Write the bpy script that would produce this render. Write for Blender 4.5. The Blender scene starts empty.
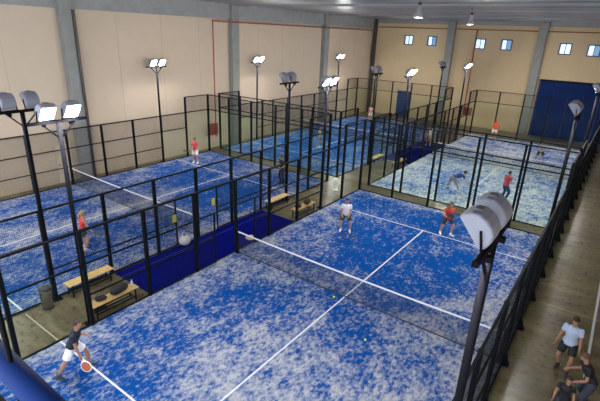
import bpy, bmesh, math, random
from mathutils import Vector, Matrix, Euler
random.seed(7)
S = bpy.context.scene
COL = S.collection

# ------------------------------------------------------------------ camera, world, exposure
cam = bpy.data.cameras.new('camera'); camo = bpy.data.objects.new('camera', cam); COL.objects.link(camo)
CX, CY, CZ, YAW, PITCH, ROLL, FPX = 11.026553, -1.250593, 8.227067, -0.619364, 0.364235, 0.039848, 439.921
_fw = Vector((math.sin(YAW)*math.cos(PITCH), math.cos(YAW)*math.cos(PITCH), -math.sin(PITCH)))
_r = Vector((math.cos(YAW), -math.sin(YAW), 0)); _u = _r.cross(_fw)
_r2 = _r*math.cos(ROLL)+_u*math.sin(ROLL); _u2 = -_r*math.sin(ROLL)+_u*math.cos(ROLL)
_m = Matrix((_r2, _u2, -_fw)).transposed().to_4x4(); _m.translation = Vector((CX, CY, CZ))
camo.matrix_world = _m
cam.sensor_fit = 'HORIZONTAL'; cam.sensor_width = 36; cam.lens = FPX/600*36
cam.clip_start = 0.05; cam.clip_end = 200
S.camera = camo
w = bpy.data.worlds.new('world'); S.world = w; w.use_nodes = True
w.node_tree.nodes['Background'].inputs[0].default_value = (0.80, 0.88, 1.0, 1)
w.node_tree.nodes['Background'].inputs[1].default_value = 4.0  # added ambient fill, enters where the hall has no wall behind the camera
S.view_settings.view_transform = 'Standard'; S.view_settings.look = 'None'
S.view_settings.gamma = 1; S.view_settings.use_curve_mapping = False
S.view_settings.exposure = 0.0
S.cycles.transparent_max_bounces = 48
LAMP = 480.0        # radiance of the floodlight glass
BAY = 220.0         # radiance of the high bay lamps

# ------------------------------------------------------------------ materials
def mat(name, col, rough=0.6, metal=0.0, emit=0.0, noise=0.0, nscale=8.0, spec=0.5, bump=0.0):
    m = bpy.data.materials.new(name); m.use_nodes = True
    nt = m.node_tree; b = nt.nodes['Principled BSDF']
    b.inputs['Roughness'].default_value = rough; b.inputs['Metallic'].default_value = metal
    b.inputs['Specular IOR Level'].default_value = spec
    c = (*col, 1)
    if noise or bump:
        tc = nt.nodes.new('ShaderNodeTexCoord'); n = nt.nodes.new('ShaderNodeTexNoise')
        n.inputs['Scale'].default_value = nscale; n.inputs['Detail'].default_value = 5
        nt.links.new(tc.outputs['Object'], n.inputs['Vector'])
        r = nt.nodes.new('ShaderNodeValToRGB')
        r.color_ramp.elements[0].position = .3; r.color_ramp.elements[1].position = .7
        r.color_ramp.elements[0].color = (*[x*(1-noise) for x in col], 1)
        r.color_ramp.elements[1].color = (*[min(1, x*(1+noise)) for x in col], 1)
        nt.links.new(n.outputs['Fac'], r.inputs['Fac']); nt.links.new(r.outputs['Color'], b.inputs['Base Color'])
        if bump:
            bp = nt.nodes.new('ShaderNodeBump'); bp.inputs['Strength'].default_value = bump
            nt.links.new(n.outputs['Fac'], bp.inputs['Height']); nt.links.new(bp.outputs['Normal'], b.inputs['Normal'])
    else:
        b.inputs['Base Color'].default_value = c
    if emit:
        b.inputs['Emission Color'].default_value = c; b.inputs['Emission Strength'].default_value = emit
    return m

def M(nt, op, a, b=None, c=None):
    n = nt.nodes.new('ShaderNodeMath'); n.operation = op
    for i, v in enumerate((a, b, c)):
        if v is None: continue
        if isinstance(v, (int, float)): n.inputs[i].default_value = v
        else: nt.links.new(v, n.inputs[i])
    return n.outputs[0]

def turf_mat(name, seed, sand, blobs=(), blue=(0.001, 0.054, 0.245), sandc=(0.36, 0.37, 0.40)):
    """blue artificial grass with light sand lying on it: worn, sandy patches as blobs (x, y, rx, ry, amount)"""
    m = bpy.data.materials.new(name); m.use_nodes = True; nt = m.node_tree; b = nt.nodes['Principled BSDF']
    b.inputs['Roughness'].default_value = .9; b.inputs['Specular IOR Level'].default_value = .03
    tc = nt.nodes.new('ShaderNodeTexCoord'); sep = nt.nodes.new('ShaderNodeSeparateXYZ')
    nt.links.new(tc.outputs['Object'], sep.inputs[0])
    x, y = sep.outputs[0], sep.outputs[1]
    def noise(sc, det, rough, off, sx=1, sy=1, rot=0.0):
        mp = nt.nodes.new('ShaderNodeMapping'); mp.inputs['Location'].default_value = (off, off*1.7, seed)
        mp.inputs['Scale'].default_value = (sx, sy, 1); mp.inputs['Rotation'].default_value = (0, 0, rot)
        nt.links.new(tc.outputs['Object'], mp.inputs['Vector'])
        n = nt.nodes.new('ShaderNodeTexNoise'); n.inputs['Scale'].default_value = sc
        n.inputs['Detail'].default_value = det; n.inputs['Roughness'].default_value = rough
        nt.links.new(mp.outputs[0], n.inputs['Vector']); return n.outputs['Fac']
    fine = noise(9.0, 4, .8, 3.0, 1.0, .65, .5)
    mid = noise(1.1, 5, .65, 9.0)
    big = noise(.32, 3, .5, 20.0)
    v = M(nt, 'MULTIPLY', fine, 3.6)
    v = M(nt, 'ADD', v, M(nt, 'MULTIPLY', noise(3.2, 4, .7, 31.0, 1.0, .5, .9), 1.6))
    v = M(nt, 'ADD', v, M(nt, 'MULTIPLY', mid, 1.8))
    v = M(nt, 'ADD', v, M(nt, 'MULTIPLY', big, .9))
    v = M(nt, 'ADD', v, -4.08 + sand)
    ex = M(nt, 'MINIMUM', x, M(nt, 'SUBTRACT', 10.0, x)); ey = M(nt, 'MINIMUM', y, M(nt, 'SUBTRACT', 20.0, y))
    e = M(nt, 'MINIMUM', ex, ey)
    v = M(nt, 'ADD', v, M(nt, 'MULTIPLY', M(nt, 'MAXIMUM', M(nt, 'SUBTRACT', 1.0, e), 0.0), .28))
    for bx, by, rx, ry, am in blobs:
        dx = M(nt, 'DIVIDE', M(nt, 'SUBTRACT', x, bx), rx); dy = M(nt, 'DIVIDE', M(nt, 'SUBTRACT', y, by), ry)
        d = M(nt, 'ADD', M(nt, 'MULTIPLY', dx, dx), M(nt, 'MULTIPLY', dy, dy))
        v = M(nt, 'ADD', v, M(nt, 'MULTIPLY', M(nt, 'MAXIMUM', M(nt, 'SUBTRACT', 1.0, d), 0.0), am))
    
    cl = nt.nodes.new('ShaderNodeClamp'); nt.links.new(v, cl.inputs[0])
    mx = nt.nodes.new('ShaderNodeMix'); mx.data_type = 'RGBA'
    mx.inputs[6].default_value = (*blue, 1); mx.inputs[7].default_value = (*sandc, 1)
    nt.links.new(cl.outputs[0], mx.inputs[0])
    nt.links.new(mx.outputs[2], b.inputs['Base Color'])
    bp = nt.nodes.new('ShaderNodeBump'); bp.inputs['Strength'].default_value = .15
    nt.links.new(fine, bp.inputs['Height']); nt.links.new(bp.outputs['Normal'], b.inputs['Normal'])
    return m

def glass_mat(name, tint, refl=.10):
    m = bpy.data.materials.new(name); m.use_nodes = True; nt = m.node_tree
    nt.nodes.remove(nt.nodes['Principled BSDF']); out = nt.nodes['Material Output']
    t = nt.nodes.new('ShaderNodeBsdfTransparent'); t.inputs[0].default_value = (*tint, 1)
    g = nt.nodes.new('ShaderNodeBsdfGlossy'); g.inputs['Roughness'].default_value = .04
    fr = nt.nodes.new('ShaderNodeFresnel'); fr.inputs[0].default_value = 1.4
    mx = nt.nodes.new('ShaderNodeMixShader')
    ge = nt.nodes.new('ShaderNodeNewGeometry')
    nt.links.new(M(nt, 'MULTIPLY', fr.outputs[0], M(nt, 'SUBTRACT', 1.0, ge.outputs['Backfacing'])), mx.inputs[0]); nt.links.new(t.outputs[0], mx.inputs[1]); nt.links.new(g.outputs[0], mx.inputs[2])
    nt.links.new(mx.outputs[0], out.inputs[0]); return m

def concrete_mat():
    m = bpy.data.materials.new('polished concrete'); m.use_nodes = True; nt = m.node_tree; b = nt.nodes['Principled BSDF']
    tc = nt.nodes.new('ShaderNodeTexCoord')
    def noise(sc, det, sx=1, sy=1):
        mp = nt.nodes.new('ShaderNodeMapping'); mp.inputs['Scale'].default_value = (sx, sy, 1)
        nt.links.new(tc.outputs['Object'], mp.inputs['Vector'])
        n = nt.nodes.new('ShaderNodeTexNoise'); n.inputs['Scale'].default_value = sc; n.inputs['Detail'].default_value = det
        n.inputs['Roughness'].default_value = .65
        nt.links.new(mp.outputs[0], n.inputs['Vector']); return n.outputs['Fac']
    a = noise(.9, 6, .45, 1.6); c = noise(6, 4)
    v = M(nt, 'ADD', M(nt, 'MULTIPLY', a, .75), M(nt, 'MULTIPLY', c, .25))
    r = nt.nodes.new('ShaderNodeValToRGB'); cr = r.color_ramp
    cr.elements[0].position = .34; cr.elements[0].color = (.045, .038, .018, 1)
    cr.elements[1].position = .68; cr.elements[1].color = (.19, .165, .098, 1)
    e = cr.elements.new(.5); e.color = (.108, .090, .048, 1)
    nt.links.new(v, r.inputs[0]); nt.links.new(r.outputs[0], b.inputs['Base Color'])
    b.inputs['Specular IOR Level'].default_value = .35; rr = M(nt, 'MULTIPLY_ADD', c, .30, .16); nt.links.new(rr, b.inputs['Roughness'])
    return m

def wall_mat(name, col, dark, panel=3.0):
    """cast concrete wall panels, painted, faint joints every few metres, slight dirt"""
    m = bpy.data.materials.new(name); m.use_nodes = True; nt = m.node_tree; b = nt.nodes['Principled BSDF']
    b.inputs['Roughness'].default_value = .85
    tc = nt.nodes.new('ShaderNodeTexCoord')
    n = nt.nodes.new('ShaderNodeTexNoise'); n.inputs['Scale'].default_value = 1.3; n.inputs['Detail'].default_value = 6
    nt.links.new(tc.outputs['Object'], n.inputs['Vector'])
    mx = nt.nodes.new('ShaderNodeMix'); mx.data_type = 'RGBA'
    mx.inputs[6].default_value = (*col, 1); mx.inputs[7].default_value = (*dark, 1)
    nt.links.new(M(nt, 'MULTIPLY', n.outputs['Fac'], .55), mx.inputs[0]); nt.links.new(mx.outputs[2], b.inputs['Base Color'])
    return m

m_turfA = turf_mat('blue sanded turf near court', 1.3, .22, [(4.2, 6.0, 2.6, 3.2, .34), (7.2, 5.0, 2.6, 3.4, .30), (2.0, 4.9, 1.9, 2.4, -.05), (5, 10, 5.5, 1.4, .22), (9.2, 10.5, 2.6, 5.5, .42), (5.0, 14.2, 3.6, 3.2, -.34), (3.0, 18.2, 3.5, 1.7, -.30), (2.6, 7.9, 1.5, 1.5, -.35), (1.2, 10.5, 1.6, 5, .22)])
m_turfB = turf_mat('blue turf thick with pale sand', 4.4, .62, [(5, 6, 6, 8, .12), (3.6, 4.4, 2.0, 3.4, -.30), (5, 12, 4, 5, .12)], blue=(0.003, 0.085, 0.36), sandc=(.50, .53, .54))
m_turfC = turf_mat('blue sanded turf left court', 8.1, .30, [(3, 3.5, 4, 3.5, .18), (7.0, 14.5, 3.5, 3.4, -.30), (3, 15, 3, 2, -.2), (5, 10, 6, 1.5, .18), (5, 10, .7, 9, .45)])
m_turfD = turf_mat('blue turf far left court', 2.2, .26, [(5, 5, 5, 5, -.15)], blue=(0.003, 0.085, 0.33), sandc=(.31, .36, .39))
m_line = mat('white line paint', (.58, .60, .64), .7, noise=.12, nscale=30)
m_frame = mat('near black steel', (.003, .004, .006), .6, .0, spec=.12)
m_wire = mat('black coated wire', (.008, .009, .011), .7, spec=.1)
m_mast = mat('dark mast steel', (.005, .005, .008), .8, spec=.08)
m_glass = glass_mat('court glass', (.95, .975, .945))
m_conc = concrete_mat()
m_carpet = mat('royal blue carpet', (.001, .003, .105), .95, noise=.12, nscale=6, spec=.02)
m_seam = mat('carpet seam', (.02, .035, .24), .8)
m_wall = wall_mat('beige painted wall', (.58, .472, .355), (.49, .40, .30))
m_wallf = wall_mat('ochre painted wall', (.60, .46, .285), (.52, .39, .23))
m_beam = mat('grey painted concrete', (.27, .275, .275), .7, noise=.10, nscale=2)
m_colm = mat('grey column paint', (.23, .235, .22), .65, noise=.08, nscale=2)
m_joint = mat('wall joint', (.46, .375, .285), .9)
m_roof = mat('galvanised roof sheet with painted rib light', (.31, .31, .33), .36, .6, noise=.62, nscale=1.7)
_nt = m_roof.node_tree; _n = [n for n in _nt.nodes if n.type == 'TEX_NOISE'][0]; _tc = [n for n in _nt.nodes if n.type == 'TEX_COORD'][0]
_mp = _nt.nodes.new('ShaderNodeMapping'); _mp.inputs['Scale'].default_value = (.05, 1.3, 1)  # colour streaks along the ribs, painted in for the lamplight they catch
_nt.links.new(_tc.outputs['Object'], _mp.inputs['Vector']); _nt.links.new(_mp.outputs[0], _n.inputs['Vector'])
m_rust = mat('red pipe paint', (.33, .07, .035), .5)
m_dpipe = mat('dark pipe', (.05, .04, .035), .5)
m_red = mat('fire cabinet red', (.20, .035, .02), .45)
m_white = mat('white paint', (.78, .78, .78), .5)
m_tape = mat('white net tape', (.58, .60, .64), .6)
m_net = mat('net cord', (.015, .016, .03), .7)
m_lhous = mat('cast grey lamp housing', (.27, .27, .31), .6, .0, spec=.2)
m_lhd = mat('dark grey gear box', (.12, .12, .13), .5)
m_lens = mat('lit floodlight glass', (1, .97, .93), .2, emit=LAMP)
m_bay = mat('lit high bay glass', (1, .98, .95), .2, emit=BAY)
m_bayh = mat('lamp shade aluminium', (.5, .5, .5), .35, .6)
m_wood = mat('yellow varnished wood', (.62, .42, .15), .45, noise=.15, nscale=9)
m_blackb = mat('black bag cloth', (.012, .012, .014), .8)
m_steel = mat('brushed steel', (.36, .34, .31), .22, .95)
m_blkpl = mat('black plastic', (.02, .02, .02), .4)
m_door = mat('dark blue door paint', (.010, .035, .13), .5, noise=.15, nscale=1.5)
m_doorl = mat('dark blue shutter paint', (.004, .020, .105), .7, noise=.22, nscale=.8, spec=.1)
m_sky = mat('daylit window pane', (.62, .78, .95), .2, emit=1.0)
m_skyd = mat('window pane with hills behind', (.16, .34, .55), .2, emit=.55)
m_wfr = mat('blue window frame', (.02, .05, .18), .5)
m_rail = mat('blue handrail paint', (.008, .035, .17), .75, spec=.15)
m_ball = mat('yellow green felt', (.62, .80, .08), .8)
m_yel = mat('yellow plastic', (.70, .66, .08), .6)
m_gball = mat('pale grey cloth', (.50, .48, .48), .8)
m_fan = mat('white plastic', (.88, .88, .86), .4)
m_pink = mat('pale pink cloth', (.60, .36, .32), .8)
m_offw = mat('cream wall door', (.66, .56, .43), .8)

# ------------------------------------------------------------------ mesh helpers
class MB:
    def __init__(s): s.v = []; s.f = []
    def add(s, vs, fs):
        o = len(s.v); s.v += [tuple(v) for v in vs]; s.f += [tuple(i+o for i in f) for f in fs]; return s
    def box(s, x0, y0, z0, x1, y1, z1):
        return s.add([(x0,y0,z0),(x1,y0,z0),(x1,y1,z0),(x0,y1,z0),(x0,y0,z1),(x1,y0,z1),(x1,y1,z1),(x0,y1,z1)],
              [(3,2,1,0),(4,5,6,7),(0,1,5,4),(1,2,6,5),(2,3,7,6),(3,0,4,7)])
    def bar(s, p, q, w, h=None, up=(0,0,1)):
        h = h or w; p = Vector(p); q = Vector(q); d = (q-p).normalized(); u = Vector(up)
        if abs(d.dot(u)) > .99: u = Vector((0,1,0))
        a = d.cross(u).normalized(); b = a.cross(d)
        vs = [c+a*i*w/2+b*j*h/2 for c in (p, q) for i, j in ((-1,-1),(1,-1),(1,1),(-1,1))]
        return s.add(vs, [(3,2,1,0),(4,5,6,7),(0,1,5,4),(1,2,6,5),(2,3,7,6),(3,0,4,7)])
    def tube(s, pts, r, n=12, ref=None, cap=True):
        """pts list; r list of radii or (ru, rv) pairs"""
        pts = [Vector(p) for p in pts]; k = len(pts)
        if not isinstance(r, (list, tuple)): r = [r]*k
        vs = []; ref = Vector(ref) if ref else None
        for i, p in enumerate(pts):
            t = (pts[min(i+1, k-1)]-pts[max(i-1, 0)]).normalized()
            u = ref if ref is not None else (Vector((0,0,1)) if abs(t.z) < .9 else Vector((1,0,0)))
            a = (u - t*u.dot(t)).normalized(); b = t.cross(a)
            ru, rv = r[i] if isinstance(r[i], (list, tuple)) else (r[i], r[i])
            vs += [p+a*math.cos(2*math.pi*j/n)*ru+b*math.sin(2*math.pi*j/n)*rv for j in range(n)]
        fs = [(i*n+j, i*n+(j+1)%n, (i+1)*n+(j+1)%n, (i+1)*n+j) for i in range(k-1) for j in range(n)]
        if cap: fs += [tuple(reversed(range(n))), tuple(range((k-1)*n, k*n))]
        return s.add(vs, fs)
    def ell(s, c, rx, ry, rz, R=None, n=16, m=10):
        c = Vector(c); vs = []; R = R or Matrix.Identity(3)
        for i in range(1, m):
            th = math.pi*i/m
            for j in range(n):
                ph = 2*math.pi*j/n
                vs.append(c + R @ Vector((rx*math.sin(th)*math.cos(ph), ry*math.sin(th)*math.sin(ph), rz*math.cos(th))))
        vs += [c+R@Vector((0,0,rz)), c+R@Vector((0,0,-rz))]
        t, b = len(vs)-2, len(vs)-1
        fs = [(i*n+j, (i+1)*n+j, (i+1)*n+(j+1)%n, i*n+(j+1)%n) for i in range(m-2) for j in range(n)]
        fs += [(t, j, (j+1)%n) for j in range(n)] + [(b, (m-2)*n+(j+1)%n, (m-2)*n+j) for j in range(n)]
        return s.add(vs, fs)
    def lathe(s, prof, n=24, c=(0,0,0)):
        vs = [(c[0]+r*math.cos(2*math.pi*j/n), c[1]+r*math.sin(2*math.pi*j/n), c[2]+z) for r, z in prof for j in range(n)]
        k = len(prof)
        fs = [(i*n+j, i*n+(j+1)%n, (i+1)*n+(j+1)%n, (i+1)*n+j) for i in range(k-1) for j in range(n)]
        fs += [tuple(reversed(range(n))), tuple(range((k-1)*n, k*n))]
        return s.add(vs, fs)
    def mesh(s, name, m, smooth=False):
        me = bpy.data.meshes.new(name); me.from_pydata(s.v, [], s.f); me.materials.append(m)
        if smooth:
            for p in me.polygons: p.use_smooth = True
        me.update(); return me
    def build(s, name, m, parent=None, smooth=False, bevel=0):
        return link(name, s.mesh(name, m, smooth), parent, bevel=bevel)

def link(name, me, parent=None, loc=None, bevel=0):
    o = bpy.data.objects.new(name, me); COL.objects.link(o)
    if parent: o.parent = parent
    if loc: o.location = loc
    if bevel:
        b = o.modifiers.new('bevel', 'BEVEL'); b.width = bevel; b.segments = 2; b.limit_method = 'ANGLE'
    return o
def tag(o, label=None, cat=None, group=None, kind=None):
    if label: o['label'] = label
    if cat: o['category'] = cat
    if group: o['group'] = group
    if kind: o['kind'] = kind
    return o
def empty(name, loc, rz=0):
    o = bpy.data.objects.new(name, None); COL.objects.link(o); o.location = loc; o.rotation_euler = (0,0,rz); o.empty_display_size = .2
    return o
def children(o): return [c for c in bpy.data.objects if c.parent == o]
def copy_tree(o, parent=None, kids=None):
    c = o.copy(); COL.objects.link(c); c.parent = parent
    for ch in list(o.children): copy_tree(ch, c)
    return c
def struct(name, mb, m, label=None, smooth=False, bevel=0):
    o = mb.build(name, m, None, smooth, bevel); o['kind'] = 'structure'
    if label: o['label'] = label
    return o

# ------------------------------------------------------------------ the hall
XL, YF, XR = -12.95, 45.0, 16.5
ZC = 9.9
struct('floor', MB().box(XL-.3, -4, -.25, XR+.2, YF+.3, -.002), m_conc, 'polished brown grey concrete floor between the courts')
WIN = [(-8.80, 7.93), (-6.28, 7.93), (-1.52, 7.86), (.86, 7.87), (5.70, 7.75), (7.85, 7.72), (12.2, 7.7)]
WW, WH = .98, .96
mb = MB()   # far wall built around its window holes
xs = [XL-.3]
for wx, wz in WIN: xs += [wx-WW/2, wx+WW/2]
xs.append(XR+.2)
for i in range(len(xs)-1):
    if i % 2 == 0: mb.box(xs[i], YF, 0, xs[i+1], YF+.3, ZC+.4)
    else:
        wz = WIN[i//2][1]
        mb.box(xs[i], YF, 0, xs[i+1], YF+.3, wz-WH/2); mb.box(xs[i], YF, wz+WH/2, xs[i+1], YF+.3, ZC+.4)
struct('wall_back', mb, m_wallf, 'ochre far end wall with small square windows')
struct('wall_left', MB().box(XL-.3, -4, 0, XL, YF, ZC+.4), m_wall, 'long beige painted side wall')
mb = MB()
for y in (2, 5, 8, 14, 17, 20, 26, 29, 32, 38, 41, 44): mb.box(XL, y-.012, 0, XL+.006, y+.012, 8.9)
struct('trim_1', mb, m_joint, 'thin upright joints between beige wall panels')
mb = MB()
for x in (-10.2, -7.5, -.3, 2, 7, 9.6): mb.box(x-.012, YF-.006, 0 if x < 4.4 else 5.3, x+.012, YF, 9.5)
struct('trim_2', mb, m_joint, 'thin upright joints on the far end wall')
struct('trim_3', MB().box(XL, -4, 8.93, XL+.16, YF-.05, ZC+.1), m_beam, 'grey concrete beam along the top of the side wall')
struct('trim_4', MB().box(XL+.2, YF-.14, 9.52, XR, YF, ZC+.1), m_beam, 'grey beam along the top of the far wall')
mb = MB()   # trapezoid roof sheet, ribs run across the hall
prof = []; y = -4.0
while y < YF+.3:
    prof += [(y, ZC), (y+.28, ZC), (y+.34, ZC+.16), (y+.50, ZC+.16)]; y += .56
vs = []; fs = []
for (yy, zz) in prof: vs += [(XL-.3, yy, zz), (XR+.2, yy, zz)]
for i in range(len(prof)-1): fs.append((2*i, 2*i+1, 2*i+3, 2*i+2))
mb.add(vs, fs)
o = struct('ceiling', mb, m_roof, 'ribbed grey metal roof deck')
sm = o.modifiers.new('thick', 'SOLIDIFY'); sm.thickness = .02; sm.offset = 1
for i, y in enumerate((-1, 11.1, 23.1, 35.1)):
    struct('column_side', MB().box(XL+.005, y-.36, 0, XL+.42, y+.36, ZC-.01), m_colm, 'grey concrete column on the beige side wall', bevel=.02)
for x in (-4.35, 3.75):
    struct('column_end', MB().box(x-.36, YF-.40, 0, x+.36, YF-.005, ZC-.01), m_colm, 'grey concrete column on the far end wall', bevel=.02)
struct('column_corner', MB().box(XL+.17, YF-.42, 0, XL+.50, YF-.15, ZC-.01), m_dpipe, 'dark steel post in the far left corner')
# rafters under the roof
for y in (-1, 11.1, 23.1, 35.1):
    struct('rafter', MB().box(XL+.2, y-.10, ZC-.12, XR, y+.10, ZC-.002), m_beam, 'grey roof beam')
# right wall far beyond the aisle (outside the picture) keeps the light in
struct('wall_right', MB().box(XR, -4, 0, XR+.3, YF, ZC+.4), m_wall, 'beige side wall past the aisle')
for i, (wx, wz) in enumerate(WIN):
    f = MB(); t = .09
    a, b, c, d = wx-WW/2, wx+WW/2, wz-WH/2, wz+WH/2
    f.box(a, YF-.03, c, a+t, YF+.20, d); f.box(b-t, YF-.03, c, b, YF+.20, d)
    f.box(a+t, YF-.03, c, b-t, YF+.20, c+t); f.box(a+t, YF-.03, d-t, b-t, YF+.20, d); f.box(wx-.022, YF+.02, c+t, wx+.022, YF+.12, d-t)
    fo = struct('window_%d' % (i+1), f, m_wfr, 'small square window in a blue frame high on the far wall')
    lite = i in (2,)
    p = MB().box(a+t, YF+.13, c+t, wx, YF+.15, d-t).build('pane', m_sky, fo)
    p = MB().box(wx, YF+.13, c+t, b-t, YF+.15, d-t).build('pane', m_sky if lite or i in (0, 4) else m_skyd, fo)
    p['label'] = 'bright daylit pane'
# big blue shutter door and the small blue door
d = empty('door_1', (0, 0, 0)); d['kind'] = 'structure'; d['label'] = 'wide dark blue sliding door at the far right'
mb = MB()
for k in range(7): mb.box(4.42+k*1.2, YF-.08, .02, 4.42+k*1.2+1.185, YF-.02, 4.95)
mb.build('door_leaf', m_doorl, d)
MB().box(4.30, YF-.16, 4.96, 13, YF-.005, 5.12).build('door_track', m_frame, d)
MB().box(4.30, YF-.12, 0, 4.41, YF-.005, 4.95).build('door_frame', m_door, d)
d = empty('door_2', (0, 0, 0)); d['kind'] = 'structure'; d['label'] = 'narrow dark blue door on the far left of the end wall'
MB().box(-9.35, YF-.07, 0, -7.75, YF-.01, 2.75).build('door_leaf', m_door, d, bevel=.01)
MB().box(-7.98, YF-.11, 1.0, -7.92, YF-.07, 1.15).build('door_handle', m_steel, d)
d = empty('door_3', (0, 0, 0)); d['kind'] = 'structure'; d['label'] = 'cream door in the beige side wall behind the net'
MB().box(XL+.005, 9.62, 0, XL+.05, 10.45, 2.1).build('door_leaf', m_offw, d, bevel=.01)
MB().box(XL+.05, 9.68, 1.0, XL+.09, 9.75, 1.05).build('door_handle', m_steel, d)
# red sprinkler pipe, cabinets, downpipes
mb = MB(); mb.tube([(XL+.47, 20.85, .9), (XL+.47, 20.85, 8.74)], .045); mb.tube([(XL+.47, 20.85, 8.74), (XL+.47, YF-.6, 8.74)], .045)
mb.tube([(XL+.47, 20.85, 8.74), (XL+.47, 20.85, 8.80)], .06)
for y in (24.5, 28, 31.5, 38, 41.5): mb.box(XL, y-.03, 8.71, XL+.49, y+.03, 8.77)
tag(mb.build('fire_pipe', m_rust, None, True), 'red water pipe running up and along the beige side wall', 'pipe')
mb = MB(); mb.tube([(XL+.6, YF-.15, 9.12), (12, YF-.15, 9.12)], .035); 
mb.tube([(-1.95, YF-.15, 9.12), (-1.95, YF-.15, 1.7)], .05)
tag(mb.build('wall_pipe', m_rust, None, True), 'red brown pipe along the top of the far end wall', 'pipe')
tag(MB().box(XL+.43, 11.32, 0, XL+.52, 11.45, 8.9).build('downpipe', m_dpipe), 'dark upright cable duct beside the nearest grey wall column', 'pipe')
def cabinet(name, c, sx, sy, sz, label, face):
    e = empty(name, c); tag(e, label, 'fire cabinet')
    MB().box(-sx/2, -sy/2, -sz/2, sx/2, sy/2, sz/2).build('cabinet_box', m_red, e, bevel=.02)
    mb = MB(); h = .012
    if face == 'x': mb.box(sx/2, -sy*.42, -sz*.42, sx/2+h, sy*.42, sz*.42)
    else: mb.box(-sx*.42, -sy/2-h, -sz*.42, sx*.42, -sy/2, sz*.42)
    dd = mb.build('cabinet_door', m_red, e, bevel=.005)
    mb = MB()
    if face == 'x': mb.box(sx/2+h, .2*sy, -.04, sx/2+h+.03, .28*sy, .04)
    else: mb.box(.2*sx, -sy/2-h-.03, -.04, .28*sx, -sy/2-h, .04)
    mb.build('latch', m_steel, dd)
cabinet('hose_cabinet', (XL+.28, 20.75, 1.45), .24, .75, .8, 'dark red fire hose cabinet on the side wall under the red riser', 'x')
cabinet('hose_cabinet', (-1.6, YF-.14, 1.45), .8, .24, .75, 'dark red fire hose cabinet on the far end wall', 'y')

# ------------------------------------------------------------------ courts
COURTS = {'A': (0, 0, m_turfA, 'nearest', 'near right'), 'B': (0, 21.1, m_turfB, 'far right', 'far right'),
          'C': (-12.3, 0, m_turfC, 'near left', 'near left'), 'D': (-12.3, 21.1, m_turfD, 'far left', 'far left')}
CW = {'A': 10.0, 'B': 10.0, 'C': 10.1, 'D': 10.1}

_wc = {}
def wire_mesh(wd, ht):
    """rectangular welded wire panel in local (u right, z up), real wires every 5 cm"""
    k = (round(wd, 3), round(ht, 3))
    if k in _wc: return _wc[k]
    mb = MB(); t = .0017; st = .05
    n = max(1, int(round(wd/st))); m = max(1, int(round(ht/st)))
    for i in range(n+1): u = wd*i/n; mb.box(u-t, -t, 0, u+t, t, ht)
    for j in range(m+1): z = ht*j/m; mb.box(0, -t-.003, z-t, wd, t-.003, z+t)
    _wc[k] = mb.mesh('wire_panel', m_wire); return _wc[k]

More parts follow.
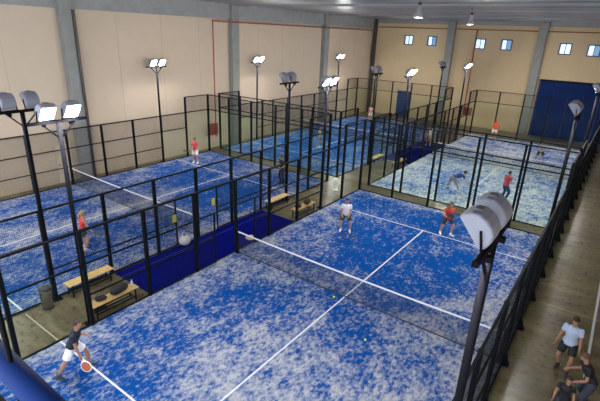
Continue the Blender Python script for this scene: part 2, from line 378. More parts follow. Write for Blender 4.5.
PW = .10
def enclosure(key):
    x0, y0, tm, nm, pos = COURTS[key]; W = CW[key]
    root = empty('court_enclosure', (x0, y0, 0))
    tag(root, 'black steel cage with glass ends around the %s court' % pos, 'court fence', 'cages around the four padel courts')
    def post(x, y, h, foot=None, t=PW):
        p = MB().box(x-t/2, y-t/2, 0, x+t/2, y+t/2, h).build('post', m_frame, root)
        if foot:
            MB().box(min(0, foot*.18)+x, y-.12, 0, max(0, foot*.18)+x, y+.12, .02).build('foot_plate', m_frame, p)
            g = MB(); xx = x+foot*t/2
            g.add([(xx, y-.01, .02), (xx+foot*.13, y-.01, .02), (xx, y-.01, .40), (xx, y+.01, .02), (xx+foot*.13, y+.01, .02), (xx, y+.01, .40)],
                  [(0,1,2), (5,4,3), (0,3,4,1), (1,4,5,2), (2,5,3,0)])
            g.build('gusset', m_frame, p)
    def rail(p, q, t=.05):
        MB().bar(p, q, t, t).build('rail', m_frame, root)
    def wire(x, y, z, wd, ht, rz):
        o = link('mesh_panel', wire_mesh(wd, ht), root, (x, y, z)); o.rotation_euler.z = rz; o.data.name = 'mesh_panel'
    def glass(xa, ya, xb, yb, z0, z1):
        t = .006; g = MB()
        if xa == xb: g.box(xa-t, ya+.03, z0, xa+t, yb-.03, z1)
        else: g.box(xa+.03, ya-t, z0, xb-.03, ya+t, z1)
        go = g.build('glass_panel', m_glass, root)
        c = MB()     # small dark clamps at the glass edges
    # ends
    for y, near in ((0, True), (20, False)):
        for k in range(1, 5): post(W*k/5, y, 4.0)
        for k in range(5):
            a, b = W*k/5, W*(k+1)/5
            glass(a, y, b, y, .03, 2.98); wire(a, y, 3.0, b-a, 1.0, 0)
        for z in (3.0, 4.0): rail((0, y, z), (W, y, z))
        rail((0, y, .03), (W, y, .03), .04)
    inner = {'A': 'L', 'B': 'L', 'C': 'R', 'D': 'R'}[key]
    for sx, side in ((0, 'L'), (W, 'R')):
        f = -1 if side == 'L' else 1
        gate = (side == inner)
        for y in range(0, 21, 2):
            h = 4.0 if y in (0, 2, 18, 20) else 3.0
            post(sx, y, h, foot=f if (key in 'AB' and side == 'R') else None, t=PW if y not in (0, 20) else .11)
        rail((sx, 0, 3.0), (sx, 20, 3.0), .055)
        for a, b in ((0, 2), (18, 20)):
            rail((sx, a, 4.0), (sx, b, 4.0)); wire(sx, a, 3.0, 2.0, 1.0, math.pi/2); glass(sx, a, sx, b, .03, 2.98)
        for a, b in ((2, 4), (16, 18)):
            wire(sx, a, 2.0, 2.0, 1.0, math.pi/2); glass(sx, a, sx, b, .03, 1.98)
        rail((sx, 2, 2.0), (sx, 18, 2.0), .045)
        if gate:
            segs = ((4, 8.9), (11.1, 16))
            for yy in (8.9, 11.1): MB().box(sx-.025, yy-.025, 0, sx+.025, yy+.025, 2.0).build('gate_post', m_frame, root)
        else: segs = ((4, 16),)
        for a, b in segs:
            rail((sx, a, 1.0), (sx, b, 1.0), .04)
        for y in range(4, 16, 2):
            if gate and y == 8:
                wire(sx, 8, .03, .9, 1.95, math.pi/2); wire(sx, 8, 2.0, 2.0, 1.0, math.pi/2)
            elif gate and y == 10:
                wire(sx, 11.1, .03, .9, 1.95, math.pi/2); wire(sx, 10, 2.0, 2.0, 1.0, math.pi/2)
            else: wire(sx, y, .03, 2.0, 2.97, math.pi/2)
        if gate:
            for a, b in ((0, 8.9), (11.1, 20)): rail((sx, a, .03), (sx, b, .03), .04)
        else: rail((sx, 0, .03), (sx, 20, .03), .04)
    return root

def court(key):
    x0, y0, tm, nm, pos = COURTS[key]; W = CW[key]
    t = MB().box(.0, .0, 0, W, 20, .012).build('artificial_turf', tm)
    t.location = (x0, y0, 0)
    tag(t, 'blue sand-strewn artificial grass of the %s padel court' % pos, 'court surface', 'turf of the four courts')
    for y in (3.05, 16.95): 
        MB().box(.03, y-.025, .0115, W-.03, y+.025, .015).build('service_line', m_line, t)
    MB().box(W/2-.025, 3.06, .0115, W/2+.025, 16.94, .0148).build('centre_line', m_line, t)
    # net
    n = empty('padel_net', (x0, y0+10, .012))
    tag(n, 'black net with white top tape across the %s court' % pos, 'net', 'nets of the four courts')
    for x in (.08, W-.08):
        p = MB().tube([(x, 0, 0), (x, 0, 1.0)], .045).build('net_post', m_frame, n)
        MB().lathe([(.11, 0), (.11, .02), (.05, .03)], 16, (x, 0, 0)).build('base_plate', m_frame, p)
        MB().tube([(x, 0, 1.0), (x, 0, 1.03)], .055).build('post_cap', m_frame, p)
    mb = MB(); N = 20
    def ztop(x): return .88 + .06*((x-W/2)/(W/2))**2
    # netting: cords every 5 cm
    k = int((W-.2)/.05)
    for i in range(k+1):
        x = .1+(W-.2)*i/k; mb.box(x-.0022, -.0022, .02, x+.0022, .0022, ztop(x)-.02)
    for j in range(19):
        for i in range(N):
            xa, xb = .1+(W-.2)*i/N, .1+(W-.2)*(i+1)/N
            mb.bar((xa, .002, .02+(ztop(xa)-.06)*j/18), (xb, .002, .02+(ztop(xb)-.06)*j/18), .0045)
    mb.build('netting', m_net, n)
    MB().bar((.1, .004, .018), (W-.1, .004, .018), .03, .022).build('bottom_cord', m_net, n)
    mb = MB()
    for i in range(N):
        xa, xb = .1+(W-.2)*i/N, .1+(W-.2)*(i+1)/N
        mb.bar((xa, 0, ztop(xa)-.025), (xb, 0, ztop(xb)-.025), .014, .055)
    mb.build('net_tape', m_tape, n)
    enclosure(key)
for k in 'ABCD': court(k)

# blue carpets in the passage between left and right courts
for y0, pos in ((6.05, 'near'), (27.1, 'far')):
    c = MB().box(-2.12, y0, 0, -.06, y0+7.9, .014).build('passage_carpet', m_carpet)
    tag(c, 'dark royal blue carpet in the passage beside the %s nets' % pos, 'carpet', 'blue passage carpets')
    MB().box(-1.72, y0, .0135, -1.70, y0+7.9, .0152).build('seam', m_seam, c)
mb = MB().box(11.86, 2, 0, 11.93, 24, .003)
tag(mb.build('floor_line', m_line), 'white line painted along the right hand aisle floor', 'floor marking')
mb = MB().box(-2.0, 3.02, -.001, -.1, 3.05, .002).box(10.3, 8, -.001, 16, 8.02, .002).box(10.3, 14, -.001, 16, 14.02, .002).box(10.3, 20, -.001, 16, 20.02, .002)
o = struct('trim_5', mb, m_joint, 'saw cut joints in the concrete floor')

# ------------------------------------------------------------------ floodlight masts
def make_mast(lit=True):
    root = empty('floodlight_mast', (0, 0, 0))   # lamps shine towards local +X
    pl = MB().tube([(0, 0, .02), (0, 0, 5.95)], .06, 14).build('pole', m_mast, root, True)
    MB().box(-.14, -.14, 0, .14, .14, .02).build('base_plate', m_mast, pl)
    MB().box(-.035, -.72, 5.93, .035, .72, 6.0).build('crossbar', m_mast, root)
    for s in (-1, 1): MB().bar((0, s*.03, 5.55), (0, s*.40, 5.93), .035).build('brace', m_mast, root)
    tilt = math.radians(38)
    R = Matrix.Rotation(tilt, 3, 'Y')
    for s in (-1, 1):
        c = Vector((.04, s*.30, 6.30))
        prof = [(.17, -.225)]+[(.17, .225), (.11, .228), (.03, .205), (-.04, .15), (-.075, .06), (-.085, -.04), (-.06, -.13), (.02, -.20), (.10, -.228)]
        hw = .185; mb = MB(); n = len(prof)
        rings = [(-hw, .93), (-hw+.025, 1.0), (hw-.025, 1.0), (hw, .93)]
        vs = []
        for yy, sc in rings: vs += [c + R@Vector((.17+(x-.17)*sc, yy, z*sc)) for x, z in prof]
        fs = [(i*n+j, i*n+(j+1)%n, (i+1)*n+(j+1)%n, (i+1)*n+j) for i in range(3) for j in range(n)]
        fs += [tuple(reversed(range(n))), tuple(range(3*n, 4*n))]
        mb.add(vs, fs)
        h = mb.build('lamp_housing', m_lhous, root, bevel=.012)
        g = MB(); a, b = .19, .162
        g.add([c+R@Vector((.169, i*b, j*a)) for i, j in ((-1,-1),(1,-1),(1,1),(-1,1))] + [c+R@Vector((.1712, i*b, j*a)) for i, j in ((-1,-1),(1,-1),(1,1),(-1,1))],
              [(3,2,1,0),(4,5,6,7),(0,1,5,4),(1,2,6,5),(2,3,7,6),(3,0,4,7)])
        lo = g.build('lamp_glass', m_lens, h); lo['label'] = 'lit floodlight glass'
        g = MB(); q = [(-.035, .150), (.025, .20), (.012, .222), (-.05, .172)]
        g.add([c+R@Vector((x, yy, z)) for yy in (-.06, .06) for x, z in q], [(3,2,1,0),(4,5,6,7),(0,1,5,4),(1,2,6,5),(2,3,7,6),(3,0,4,7)])
        g.build('vent_cover', m_lhd, h)
        g = MB()
        for t in (-1, 1): g.bar(c+R@Vector((0.03, t*.198, -.02)), Vector((.0, s*.30+t*.198, 5.99)), .024, .024)
        g.bar((0, s*.30-.22, 6.0), (0, s*.30+.22, 6.0), .03)
        g.build('bracket', m_mast, h)
        g = MB().box(-.09, s*.33-.04, 5.86, -.02, s*.33+.04, 5.93); g.build('junction_box', m_mast, root)
    return root
proto = make_mast()
masts = []
names = {'wall': 'along the beige side wall', 'lp': 'left of the passage, backs its lamps to it', 'rp': 'on the passage side of the', 'r': 'on the aisle side of the'}
rows = [(-12.45, 0, [(4.2, 'outermost at the near left, beside the beige side wall'), (16.1, 'on the beige side wall side, beside the near left court'), (25.3, 'on the beige side wall side, near half of the far left court'), (37.3, 'on the beige side wall side, far half of the far left court')]),
        (-2.08, math.pi, [(4.0, 'with its lamps facing away, beside the near steel bin'), (15.9, 'with its lamps facing away, behind the further yellow bench'), (25.05, 'left of the far passage, lamps facing away, nearer of two'), (37.1, 'left of the far passage, lamps facing away, farther of two')]),
        (-.13, 0, [(4.0, 'with two glaring lamps, by the bench with black bags'), (16.2, 'with two glaring lamps, on left side of nearest court past its net'), (25.5, 'with two lit lamps, at left side of far right court, nearer one'), (37.1, 'with two lit lamps, at left side of far right court, farther one')]),
        (10.14, math.pi, [(4.0, 'with large grey lamp housings seen close from behind'), (16.0, 'by the aisle, second from the camera'), (25.1, 'by the aisle, third from the camera'), (37.1, 'by the aisle, farthest from the camera')])]
first = True
for x, rz, ys in rows:
    for y, lab in ys:
        o = proto if first else copy_tree(proto); first = False
        xx = 9.86 if x > 10 and y > 10 else x
        o.location = (xx, y, .012 if xx == 9.86 else 0); o.rotation_euler.z = rz
        tag(o, 'black mast %s' % lab, 'floodlight', 'floodlight masts beside the courts')

# high bay lamps under the roof
def make_bay():
    root = empty('high_bay_lamp', (0, 0, 0))
    MB().lathe([(.09, .32), (.11, .30), (.12, .10), (.28, -.16), (.29, -.20), (.27, -.20), (.10, .08), (.0, .09)][::-1], 24).build('lamp_shade', m_bayh, root, True)
    MB().lathe([(.02, -.20), (.24, -.19), (.24, -.17), (.02, -.17)], 24).build('bulb_glass', m_bay, root, True)
    MB().lathe([(.10, .30), (.10, .40), (.04, .42)], 16).build('gear_box', m_blkpl, root, True)
    MB().tube([(0, 0, .42), (0, 0, .84)], .012, 8).build('hook', m_blkpl, root)
    return root
bp = make_bay()
for i, (x, y, lab) in enumerate([(3.0, 18.2, 'larger of the two bright bell lamps under the roof'), (2.9, 26.05, 'smaller of the two bright bell lamps under the roof')]):
    o = bp if i == 0 else copy_tree(bp)
    o.scale = (.78, .78, 1); o.location = (x, y, 9.21); tag(o, lab, 'ceiling lamp', 'bell lamps under the roof')

# ------------------------------------------------------------------ passage furniture
def bench(loc, rz, label, L=1.55):
    r = empty('bench', loc, rz)
    mb = MB()
    for k in range(3): mb.box(-.19+k*.13, -L/2, .42, -.19+k*.13+.12, L/2, .45)
    mb.build('seat', m_wood, r, bevel=.006)
    for s in (-1, 1):
        y = s*(L/2-.12); q = MB()
        q.bar((-.16, y, .0), (-.16, y, .42), .035); q.bar((.16, y, 0), (.16, y, .42), .035); q.bar((-.16, y, .40), (.16, y, .40), .035)
        q.build('leg', m_frame, r)
    q = MB().bar((0, -L/2+.12, .15), (0, L/2-.12, .15), .03).bar((.16, -L/2+.12, .15), (.16, L/2-.12, .15), .03).bar((-.16, -L/2+.12, .15), (-.16, L/2-.12, .15), .03)
    q.build('stretcher', m_frame, r)
    tag(r, label, 'bench', 'yellow benches in the passage')
bench((-1.93, 5.05, 0), 0, 'empty yellow wooden bench beside the steel bin')
bench((-.29, 4.90, 0), 0, 'yellow wooden bench with black bags on it, nearest the camera')
bench((-1.93, 14.95, 0), 0, 'empty yellow bench beyond the near blue carpet')
bench((-.29, 14.95, 0), 0, 'yellow bench with brown bags beyond the near blue carpet')
bench((-1.93, 25.9, 0), 0, 'yellow bench in far passage on the left court side')
bench((-.29, 25.9, 0), 0, 'yellow bench in far passage on the right court side')
def bag(loc, rz, sx, sy, sz, m, label, strap=True):
    r = empty('sports_bag', loc, rz)
    mb = MB(); n = 9; pts = []; rad = []
    for i in range(n):
        t = i/(n-1); pts.append((0, (t-.5)*sy, sz*.5)); k = (1-abs(2*t-1)**3)**.4*.85+.12 if 0 < t < 1 else .35
        rad.append((sz*.5*k, sx*.5*k))
    mb.tube(pts, rad, 14, ref=(0, 0, 1)); mb.build('bag_body', m, r, True)
    if strap:
        q = [(sx*.2*math.cos(a)*.6, sy*.28*math.cos(a), sz*.9+.09*math.sin(a)) for a in [math.pi*i/8 for i in range(9)]]
        MB().tube(q, .010, 6).build('handle', m, r, True)
    tag(r, label, 'bag')
bag((-.27, 5.10, .452), .15, .30, .62, .26, m_blackb, 'larger black sports bag lying on the near bench')
bag((-.30, 4.50, .452), -.4, .22, .34, .16, m_blackb, 'smaller black bag at the camera end of the near bench')
m_brown = mat('dark brown bag', (.05, .03, .02), .8)
bag((-.27, 15.2, .452), .3, .32, .5, .30, m_brown, 'dark brown bag standing on the further bench')
bag((-.30, 14.5, .452), -.3, .25, .35, .18, m_brown, 'low brown bag at the camera end of further bench')
mb = MB().lathe([(.035, 0), (.037, .01), (.037, .15), (.015, .19), (.014, .22), (.010, .225)], 12)
o = mb.build('water_bottle', mat('clear plastic', (.55, .62, .66), .2), None, True); o.location = (-.30, 5.56, .452)
tag(o, 'clear water bottle at the far end of near bench', 'bottle')
r = empty('shoe_bag', (-.45, 4.6, .0)); MB().box(-.16, -.2, 0, .16, .2, .24).build('bag_body', m_blackb, r, bevel=.05)
MB().tube([(0, -.1, .23), (0, 0, .30), (0, .1, .23)], .01, 6).build('handle', m_blackb, r)
r.location = (-.62, 4.55, 0); tag(r, 'black box bag on the floor beside the near bench', 'bag')
# bin
r = empty('litter_bin', (-1.84, 3.62, 0)); r.scale = (.85, .85, .95)
MB().lathe([(.17, .03), (.19, .05), (.205, .66), (.205, .70)], 28).build('bin_body', m_steel, r, True)
MB().lathe([(.215, .68), (.225, .70), (.225, .76), (.13, .80), (.03, .80)], 28).build('lid', m_blkpl, r, True)
MB().lathe([(.19, 0), (.20, .015), (.19, .05)], 28).build('base_ring', m_blkpl, r, True)
tag(r, 'steel litter bin with black lid in the near passage', 'bin')
# floor fan at the far end of near passage
r = empty('floor_fan', (-.98, 19.0, 0), math.radians(28)); r.scale = (.8, .8, .9)
MB().tube([(0, -.05, .55), (0, .07, .55)], [.24, .24], 28, ref=(0, 0, 1)).build('fan_head', m_fan, r, True)
q = MB()
for rr in (.08, .15, .22): q.tube([(rr*math.cos(a), -.065, .55+rr*math.sin(a)) for a in [2*math.pi*i/24 for i in range(25)]], .006, 5)
q.build('guard_ring', m_gball, r)
MB().box(-.16, -.12, 0, .16, .14, .05).build('base', m_fan, r, bevel=.015)
MB().box(-.12, -.02, .05, .12, .05, .40).build('stand', m_fan, r, bevel=.01)
tag(r, 'round white fan on a stand at the passage crossing', 'fan')
r = empty('cloth_rack', (-.66, 19.0, 0)); r.scale = (.7, .7, .8)
MB().box(-.10, -.06, .02, .10, .06, .62).build('hung_cloth', m_pink, r, bevel=.03); MB().tube([(0, 0, 0), (0, 0, .75)], .015, 8).build('pole', m_frame, r)
tag(r, 'pale pink cloth on a short stand right of white fan', 'cloth stand')
# yellow tags on thin posts by the near left gate, and the ball bag at their foot
for (y, z, lab) in ((8.88, 1.22, 'yellow sign on the gate post at near side of left net'), (10.94, 1.33, 'yellow sign on gate post at far side of left net')):
    o = MB().box(-.012, -.09, -.16, .012, .09, .16).build('hanging_sign', m_yel, None, bevel=.01); o.location = (-2.16, y-.08, z)
    tag(o, lab, 'sign', 'yellow signs on the left gate')
r = empty('ball_bag', (-2.02, 9.12, .015))
MB().lathe([(.05, 0), (.17, .03), (.23, .14), (.22, .26), (.14, .36), (.05, .40)], 18).build('bag_body', m_gball, r, True)
MB().lathe([(.05, .39), (.03, .42), (.06, .46)], 14).build('tied_neck', m_blkpl, r, True)
tag(r, 'pale grey round ball bag on the blue carpet by left gate', 'bag')
r = empty('towel', (-.35, 11.15, .015)); 
MB().ell((0, 0, .07), .20, .13, .07).build('towel_fold', m_pink, r, True); MB().ell((.06, .05, .15), .11, .09, .05).build('upper_fold', mat('pale cream cloth', (.62, .50, .44), .8), r, True)
tag(r, 'crumpled pale pink towel on carpet just behind the near net', 'towel')
for x, y, lab in ((6.63, 8.42, 'yellow green ball on the near court right of centre line'), (4.75, 9.72, 'yellow green ball lying right in front of near net')):
    o = MB().ell((0, 0, 0), .034, .034, .034).build('padel_ball', m_ball, None, True); o.location = (x, y, .047)
    tag(o, lab, 'ball', 'balls on the near court')

# mezzanine handrail in front of the camera
hr = empty('handrail', (10.2, -.97, 7.5))
HR0, HR1 = Vector((9.2, -.93, 7.35)), Vector((10.75, -.93, 7.35))
hr.location = (0, 0, 0)
MB().tube([HR0, HR1], .033, 20).build('top_rail', m_rail, hr, True)
MB().tube([HR0-Vector((0, 0, .30)), HR1-Vector((0, 0, .30))], .02, 14).build('lower_rail', m_rail, hr, True)
for k in (9.876, 10.73): MB().tube([(k, -.93, 6.4), (k, -.93, 7.36 if k > 10 else 8.1)], .007, 12).build('rail_post', m_frame, hr, True)
tag(hr, 'dark blue tubular handrail close in the bottom left corner', 'railing')
struct('mezzanine_slab', MB().box(8.6, -3.9, 6.2, 13.4, -.88, 6.4), m_beam, 'grey balcony slab under the handrail')

# ------------------------------------------------------------------ people
def ik(a, b, l1, l2, pole):
    d = b-a; L = d.length; mx = (l1+l2)*.998
    if L > mx: b = a+d*(mx/L); d = b-a; L = mx
    n = d.normalized(); k = (l1*l1-l2*l2+L*L)/(2*L); h = math.sqrt(max(0, l1*l1-k*k))
    p = pole-n*pole.dot(n)
    p = p.normalized() if p.length > 1e-4 else Vector((0, 1, 0))
    return a+n*k+p*h, b
_pm = {}
def pmat(col, rough=.7):
    k = tuple(col)
    if k not in _pm: _pm[k] = mat('cloth colour', col, rough, noise=.08, nscale=12)
    return _pm[k]
def person(label, pos, face, H=1.76, pz=.92, pf=0, px=0, lean=5, side=0, turn=0, hpitch=0, hyaw=0, feet=((-.14, 0), (.14, 0)), toes=(-10, 10),
           hands=((-.28, .05, .85), (.28, .05, .85)), hair=(.03, .02, .012), skin=(.42, .22, .14), shirt=(.1, .1, .1), bottom=(.03, .03, .035), shoes=(.7, .7, .7),
           socks=(.75, .75, .75), legs='shorts', sleeve=.55, woman=False, vox=.010, footz=(0, 0), kneeout=.25, group='players and visitors in the hall'):
    s = H/1.76; V = Vector
    fx, fy = face; rz = math.atan2(-fx, fy)
    root = empty('person', (pos[0], pos[1], pos[2] if len(pos) > 2 else .013), rz); root.scale = (s, s, s)
    tag(root, label, 'person', group)
    a = math.radians(lean); b = math.radians(side)
    d = V((math.sin(b), math.sin(a), math.cos(a)*math.cos(b))).normalized()
    t = math.radians(turn)
    hr_ = V((1, 0, 0)); rt = V((math.cos(t), math.sin(t), 0)); rt = (rt-d*rt.dot(d)).normalized(); hr2 = (hr_-d*hr_.dot(d)).normalized()
    fw = d.cross(rt)*-1; fw = rt.cross(d)*-1
    P = V((px, pf, pz)); 
    neck = P+d*.50; sh = .175 if not woman else .155
    sL, sR = neck-d*.045-rt*sh, neck-d*.045+rt*sh
    upn = (d*.7+V((0, 0, .3))).normalized(); hc = neck+upn*.185
    # head frame
    hy = math.radians(hyaw)+t; f0 = V((-math.sin(hy), math.cos(hy), 0)); r0 = V((math.cos(hy), math.sin(hy), 0))
    hp = math.radians(hpitch); hf = f0*math.cos(hp)-V((0, 0, 1))*math.sin(hp); hu = r0.cross(hf)
    R = Matrix((r0, hf, hu)).transposed()
    hips = [P-hr_*.09-d*.02, P+hr_*.09-d*.02]
    body = MB()
    # torso
    wst = .125 if not woman else .112
    prof = [(-.10, .10, .075), (-.04, .155, .105), (.05, .150, .105), (.16, wst, .09), (.28, .150, .105), (.38, .165, .105), (.45, .145, .085), (.50, .075, .06)]
    def torso(mb, grow=0, lo=-1, hi=9, flare=0):
        pts = []; rd = []
        for h, w_, dp in prof:
            if lo <= h <= hi: pts.append(P+d*h); rd.append((w_+grow+(flare if h < .1 else 0), dp+grow+(flare if h < .1 else 0)))
        # blend reference from hip right vector to shoulder right vector
        mb.tube(pts, rd, 20, ref=(hr2*.4+rt*.6))
    torso(body)
    body.tube([neck-d*.03, neck+upn*.06, hc-upn*.05], [.062, .053, .055], 14)
    body.ell(hc, .074, .092, .110, R); body.ell(hc+R@V((0, .028, -.055)), .052, .058, .060, R)
    nz = hc+R@V((0, .090, -.012)); body.tube([nz+R@V((0, -.01, .035)), nz+R@V((0, .018, -.012)), nz+R@V((0, 0, -.022))], [.008, .015, .010], 8)
    for e in (-1, 1): body.ell(hc+R@V((e*.076, -.008, -.01)), .012, .020, .032, R, 10, 6)
    ank = []; knees = []
    for i in (0, 1):
        tz = math.radians(toes[i]); td = V((math.sin(tz), math.cos(tz), 0)); fz = footz[i]
        A = V((feet[i][0], feet[i][1], .085+fz))
        K, A = ik(hips[i], A, .43, .42, td*.9+V((kneeout*(-1 if i == 0 else 1), 0, 0)))
        knees.append(K); ank.append((A, td))
        h = hips[i]
        body.tube([h, h.lerp(K, .25), h.lerp(K, .6), K], [.088, .084, .068, .053], 14)
        body.tube([K, K.lerp(A, .3), K.lerp(A, .65), A, A+V((0, 0, -.03))], [.053, .058, .044, .034, .034], 12)
        body.tube([A+V((0, 0, -.045))-td*.04, A+V((0, 0, -.05))+td*.06, A+V((0, 0, -.06))+td*.15], [.036, .034, .022], 10)
    wr = []
    for i in (0, 1):
        S0 = (sL, sR)[i]; Wt = V(hands[i]); sg = -1 if i == 0 else 1
        E0, Wt = ik(S0, Wt, .285, .25, V((sg*.22, -.85, -.35)))
        body.ell(S0, .055, .055, .055, None, 12, 8)
        body.tube([S0, S0.lerp(E0, .35), S0.lerp(E0, .8), E0], [.052, .048, .040, .036], 12)
        body.tube([E0, E0.lerp(Wt, .3), Wt], [.037, .038, .026], 12)
        ad = (Wt-E0).normalized(); side_ = ad.cross(V((0, 0, 1)))
        side_ = side_.normalized() if side_.length > .2 else V((0, 1, 0))
        pn = side_.cross(ad).normalized()
        if abs(ad.z) > .6: side_, pn = V((0, 1, 0))-ad*ad.y, None; side_ = side_.normalized(); pn = side_.cross(ad)*(1 if i else -1)
        body.tube([Wt-ad*.01, Wt+ad*.035, Wt+ad*.085], [(.024, .016), (.038, .016), (.036, .013)], 12, ref=side_)
        for q in range(4):
            o0 = Wt+ad*.08+side_*(.027-.018*q); ln = (.062, .072, .068, .052)[q]; cv = pn*-1
            body.tube([o0, o0+ad*ln*.45+cv*.004, o0+ad*ln*.78+cv*.018, o0+ad*ln*.9+cv*.036], [.0088, .0085, .008, .0065], 8)
        t0 = Wt+ad*.025+side_*.028
        body.tube([t0, t0+side_*.022+ad*.022-pn*.008, t0+side_*.026+ad*.052-pn*.018], [.012, .0105, .008], 8)
        wr.append((E0, Wt, ad))
    def finish(mb, name, m, v, it=4):
        o = mb.build(name, m, root, True)
        r_ = o.modifiers.new('merge', 'REMESH'); r_.mode = 'VOXEL'; r_.voxel_size = v; r_.use_smooth_shade = True
        if it: sm_ = o.modifiers.new('smooth', 'SMOOTH'); sm_.iterations = it; sm_.factor = .5
        return o
    finish(body, 'body', pmat(skin, .6), vox, 2)
    # shirt
    sb = MB(); torso(sb, .016, -.05 if legs != 'skirt' else .02, .6, .012)
    for i in (0, 1):
        S0 = (sL, sR)[i]; E0 = wr[i][0]
        if sleeve: 
            sb.ell(S0, .062, .064, .062, None, 12, 8); sb.tube([S0, S0.lerp(E0, sleeve*.5), S0.lerp(E0, sleeve)], [.061, .058, .058], 14)
            if sleeve > .9: sb.tube([E0, E0.lerp(wr[i][1], .85)], [.05, .04], 12)
        else: sb.ell(S0-rt*(-.03 if i == 0 else .03), .045, .062, .060, None, 12, 8)
    finish(sb, 'shirt', pmat(shirt), vox*1.2, 5)
    cb = MB(); cb.tube([neck-d*.01, neck+d*.022], [(.076, .074), (.064, .062)], 16, ref=rt); cb.build('collar', pmat([c*.9 for c in shirt]), root, True)
    # bottoms
    bb = MB(); bb.tube([P-d*.10, P-d*.03, P+d*.06, P+d*.09], [(.12, .095), (.176, .125), (.166, .12), (.155, .11)], 18, ref=hr2)
    cov = {'shorts': .72, 'trousers': 1.0, 'skirt': .42}[legs]
    for i in (0, 1):
        h, K, A = hips[i], knees[i], ank[i][0]
        bb.tube([h, h.lerp(K, cov*.5), h.lerp(K, cov)], [.106, .104, .100 if legs != 'trousers' else .075], 16)
        if legs == 'trousers': bb.tube([K, K.lerp(A, .5), A+V((0, 0, .01))], [.074, .066, .058], 14); bb.ell(K, .075, .075, .075, None, 12, 8)
    if legs == 'skirt': bb.tube([P-d*.0, P-V((0, 0, .12)), P-V((0, 0, .24))], [(.17, .12), (.19, .15), (.215, .17)], 18, ref=hr2)
    finish(bb, {'shorts': 'shorts', 'trousers': 'trousers', 'skirt': 'skirt'}[legs], pmat(bottom), vox*1.2, 5)
    for i in (0, 1):
        A, td = ank[i]; z0 = A.z-.085
        sh_ = MB(); bs = V((A.x, A.y, z0))
        sd = V((td.y, -td.x, 0))
        sh_.tube([bs-td*.075+V((0, 0, .035)), bs-td*.05+V((0, 0, .042)), bs+td*.03+V((0, 0, .045)), bs+td*.12+V((0, 0, .036)), bs+td*.18+V((0, 0, .026)), bs+td*.20+V((0, 0, .02))],
                [(.022, .030), (.040, .040), (.042, .042), (.045, .034), (.032, .024), (.012, .014)], 14, ref=sd)
        sh_.tube([A+V((0, 0, -.04)), A+V((0, 0, .005))], [.046, .044], 12)
        finish(sh_, 'shoe', pmat(shoes), .010, 2)
        if socks and legs != 'trousers':
            K = knees[i]; MB().tube([A+V((0, 0, -.01)), A.lerp(K, .16)], [.040, .046], 12).build('sock', pmat(socks), root, True)
    # hair, eyes, mouth
    hb = MB(); hb.ell(hc+R@V((0, -.016, .020)), .083, .090, .106, R); hb.ell(hc+R@V((0, .030, .078)), .058, .050, .034, R)
    if woman: hb.tube([hc+R@V((0, -.09, .03)), hc+R@V((0, -.14, -.02)), hc+R@V((0, -.13, -.13)), hc+R@V((0, -.12, -.20))], [.03, .036, .03, .010], 10)
    hb.build('hair', pmat(hair), root, True)
    for e in (-1, 1): MB().ell(hc+R@V((e*.030, .083, .004)), .011, .008, .007, R, 10, 6).build('eye', pmat((.03, .02, .015)), root, True)
    MB().ell(hc+R@V((0, .083, -.055)), .022, .007, .006, R, 10, 6).build('mouth', pmat((.30, .10, .08)), root, True)
    M4 = Matrix.Translation(root.location) @ Matrix.Rotation(rz, 4, 'Z') @ Matrix.Scale(s, 4)
    rotm = Matrix.Rotation(rz, 3, 'Z')
    return {'root': root, 'wrist': [M4@w_[1] for w_ in wr], 'dir': [(rotm@w_[2]) for w_ in wr], 'rot': rotm}

def racket_face(col, dot):
    m = bpy.data.materials.new('racket face'); m.use_nodes = True; nt = m.node_tree; b = nt.nodes['Principled BSDF']
    tc = nt.nodes.new('ShaderNodeTexCoord'); v = nt.nodes.new('ShaderNodeTexVoronoi'); v.inputs['Scale'].default_value = 38; v.inputs['Randomness'].default_value = 0
    nt.links.new(tc.outputs['Object'], v.inputs['Vector'])
    r = nt.nodes.new('ShaderNodeValToRGB'); r.color_ramp.elements[0].position = .18; r.color_ramp.elements[1].position = .24
    r.color_ramp.elements[0].color = (*dot, 1); r.color_ramp.elements[1].color = (*col, 1)
    nt.links.new(v.outputs['Distance'], r.inputs[0]); nt.links.new(r.outputs[0], b.inputs['Base Color']); return m
def racket(label, grip, direction, normal, rim=(.8, .8, .8), face=(.30, .10, .06), dot=(.7, .6, .5)):
    """handle starts at the hand and the head points along direction; flat side faces normal"""
    root = empty('padel_racket', grip)
    d = Vector(direction).normalized(); n = Vector(normal); n = (n-d*n.dot(d)).normalized(); s = d.cross(n)
    root.matrix_world = Matrix.Translation(grip) @ Matrix((s, n, d)).transposed().to_4x4()
    MB().tube([(0, 0, -.06), (0, 0, .09)], .016, 10).build('grip', m_blkpl, root, True)
    out = []
    for i in range(33):
        a = 2*math.pi*i/32; out.append((.118*math.sin(a), 0, .265-.135*math.cos(a)))
    rm = pmat(rim, .35)
    MB().tube(out, .014, 8, cap=False).build('rim', rm, root, True)
    q = MB(); q.bar((0, 0, .08), (-.06, 0, .155), .022); q.bar((0, 0, .08), (.06, 0, .155), .022); q.build('throat', rm, root)
    f = MB(); N = 32; t = .012
    f.add([(.112*math.sin(2*math.pi*i/N), y, .265-.13*math.cos(2*math.pi*i/N)) for y in (-t, t) for i in range(N)],
          [tuple(range(N)), tuple(reversed(range(N, 2*N)))]+[(i, N+i, N+(i+1)%N, (i+1)%N) for i in range(N)])
    f.build('face', racket_face(face, dot), root)
    tag(root, label, 'racket', 'padel rackets in the players\' hands')
def hold(pinfo, i, label, direction, normal, **k):
    g = pinfo['wrist'][i]+pinfo['dir'][i]*.075
    racket(label, g, direction, normal, **k)

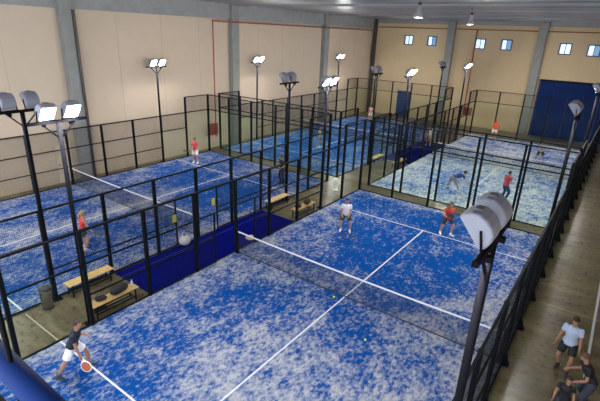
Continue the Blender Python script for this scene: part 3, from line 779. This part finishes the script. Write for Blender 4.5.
TAN = (.36, .18, .11)
near = person('player in navy polo and white shorts stepping forward with a white racket', (1.52, 2.66), (.62, .78), H=1.80, pz=.86, pf=.04, lean=20, side=10, turn=-10, hpitch=5, hyaw=-12,
    feet=((-.22, .30), (.10, -.36)), toes=(-5, 25), hands=((-.18, .32, .98), (.26, .24, .66)), hair=(.035, .018, .010), skin=TAN, shirt=(.006, .008, .022), bottom=(.80, .80, .84),
    shoes=(.03, .03, .035), socks=(.05, .05, .05), vox=.0075)
hold(near, 1, 'white padel racket with orange brown face, held low by the near player', (.45, .15, -.80), (.45, -.80, .35), rim=(.85, .85, .85), face=(.42, .10, .05), dot=(.75, .62, .5))
p = person('player in white T-shirt and black shorts waiting at the left beyond the net', (2.30, 14.55), (.45, -.9), H=1.74, pz=.86, lean=14, hpitch=12, feet=((-.20, .02), (.20, -.02)),
    hands=((-.14, .32, .92), (.16, .33, .90)), hair=(.04, .025, .015), skin=TAN, shirt=(.72, .70, .72), bottom=(.02, .02, .025), shoes=(.8, .8, .8), vox=.009)
hold(p, 1, 'dark racket held in front by the white-shirted player', (-.5, -.6, .2), (.3, .2, 1), rim=(.05, .05, .05), face=(.04, .04, .05), dot=(.1, .1, .1))
p = person('player in red T-shirt and black shorts swinging at the right beyond the net', (5.92, 17.2), (.7, -.7), H=1.74, pz=.86, lean=16, turn=-12, hpitch=10, feet=((-.22, .10), (.16, -.16)), toes=(-20, 20),
    hands=((.10, .42, 1.12), (.34, .36, 1.10)), hair=(.06, .03, .02), skin=TAN, shirt=(.42, .035, .02), bottom=(.015, .015, .02), shoes=(.8, .8, .8), vox=.009)
hold(p, 1, 'dark racket raised by the red-shirted player of the near court', (.8, -.2, .35), (.2, 1, .3), rim=(.10, .06, .06), face=(.08, .05, .05), dot=(.2, .2, .2))
p = person('blonde woman in red top and dark skirt on the near left court', (-4.6, 6.35), (.25, 1), H=1.68, pz=.88, lean=8, hpitch=5, feet=((-.13, 0), (.14, -.04)), hands=((-.22, .18, .86), (.30, .30, .80)), hair=(.40, .24, .09), skin=(.46, .25, .15),
    shirt=(.50, .03, .025), bottom=(.02, .02, .03), shoes=(.5, .4, .35), legs='skirt', sleeve=0, woman=True)
hold(p, 1, 'dark racket held low by the blonde woman', (.4, .8, -.1), (.2, .1, 1), rim=(.06, .06, .07), face=(.05, .05, .06), dot=(.1, .1, .1))
p = person('player in pink red shirt and white shorts at the beige wall side', (-10.62, 17.25), (.3, -1), H=1.74, lean=6, shirt=(.55, .05, .06), bottom=(.75, .73, .72), hands=((-.15, .25, .95), (.22, .30, .92)), hair=(.05, .03, .02), skin=TAN)
hold(p, 1, 'dark racket held by the player in pink red shirt', (-.4, -.8, .2), (.2, .2, 1), rim=(.05, .05, .05), face=(.04, .04, .05), dot=(.1, .1, .1))
p = person('player in black shirt and dark trousers behind the thick black mast', (-3.95, 17.9), (-.3, -1), H=1.74, lean=10, shirt=(.008, .009, .014), bottom=(.012, .013, .02), legs='trousers', shoes=(.03, .03, .03), hands=((-.2, .25, 1.0), (.2, .28, 1.0)), skin=TAN)
p = person('player in red shirt and dark blue trousers behind the close grey floodlight', (6.85, 23.9), (.7, .7), H=1.76, pz=.88, lean=10, turn=15, shirt=(.45, .03, .05), bottom=(.02, .03, .09), legs='trousers', shoes=(.1, .1, .12), hands=((-.2, .25, 1.0), (.35, .30, 1.10)), skin=TAN)
hold(p, 1, 'dark racket of the red-shirted player on the far right court', (.8, .4, .1), (.2, .1, 1), rim=(.05, .05, .05), face=(.04, .04, .05), dot=(.1, .1, .1))
p = person('player in dark blue shirt bending low with legs wide apart', (4.30, 23.3), (.7, .7), H=1.86, pz=.86, pf=-.12, lean=76, hpitch=15, feet=((-.60, -.16), (.14, .24)), toes=(-35, 25), hands=((-.10, .50, .62), (.30, .68, .42)),
    shirt=(.008, .035, .20), bottom=(.25, .26, .32), shoes=(.6, .6, .65), skin=(.50, .34, .28), hair=(.02, .016, .014))
hold(p, 1, 'pale racket held near the ground by the bending player', (.7, .3, -.35), (.1, .1, 1), rim=(.5, .5, .5), face=(.3, .3, .3), dot=(.1, .1, .1))
p = person('player in grey and white shirt with black shorts at far right', (6.95, 34.3), (.2, -1), H=1.70, pz=.88, lean=10, shirt=(.30, .32, .33), bottom=(.012, .012, .02), hands=((-.22, .30, 1.05), (.22, .30, 1.05)), feet=((-.24, 0), (.24, 0)), skin=TAN, shoes=(.08, .08, .09))
p = person('player in orange red shirt near the far end wall', (2.35, 40.1), (.2, -1), H=1.80, lean=10, shirt=(.75, .08, .02), bottom=(.70, .68, .66), hands=((-.30, .25, 1.1), (.32, .25, 1.15)), skin=TAN, hair=(.55, .07, .02))
p = person('person in white shirt and cream shorts on the far blue carpet', (-1.15, 33.6), (.1, -1), H=1.74, shirt=(.68, .66, .58), bottom=(.45, .36, .22), skin=TAN)
p = person('player in yellow shirt on the near half of far left court', (-7.2, 26.5), (.9, .3), H=1.72, shirt=(.42, .40, .16), bottom=(.10, .10, .14), skin=TAN)
p = person('player in pink shirt at the far end of far left court', (-9.6, 39.5), (.2, -1), H=1.72, shirt=(.55, .30, .28), bottom=(.5, .5, .5), skin=TAN)
p = person('man in light blue T-shirt and black shorts walking in the aisle', (11.36, 10.72, 0), (-.15, -1), H=1.78, pz=.91, lean=5, hpitch=32, hyaw=8, feet=((-.13, .12), (.13, -.10)), toes=(-8, 12),
    hands=((-.26, .12, .84), (.30, .08, .80)), hair=(.025, .014, .008), skin=TAN, shirt=(.42, .50, .66), bottom=(.012, .012, .016), shoes=(.02, .02, .025), socks=(.03, .03, .03), vox=.0075)
p = person('person in black T-shirt leaning over beside the aisle line', (11.95, 9.55, 0), (-.85, -.35), H=1.72, pz=.86, lean=26, hpitch=25, feet=((-.18, .05), (.16, -.12)), hands=((-.22, .45, .90), (.22, .42, .95)), hair=(.10, .04, .02), skin=TAN,
    shirt=(.006, .006, .008), bottom=(.03, .035, .06), legs='trousers', shoes=(.05, .05, .06), vox=.0075)
p = person('child in black T-shirt standing in the aisle at picture bottom', (11.50, 8.75, 0), (.1, -1), H=1.32, hpitch=10, lean=4, hair=(.03, .016, .010), skin=TAN, shirt=(.008, .008, .010), bottom=(.02, .02, .03), hands=((-.26, .06, .86), (.26, .08, .86)), vox=.009)
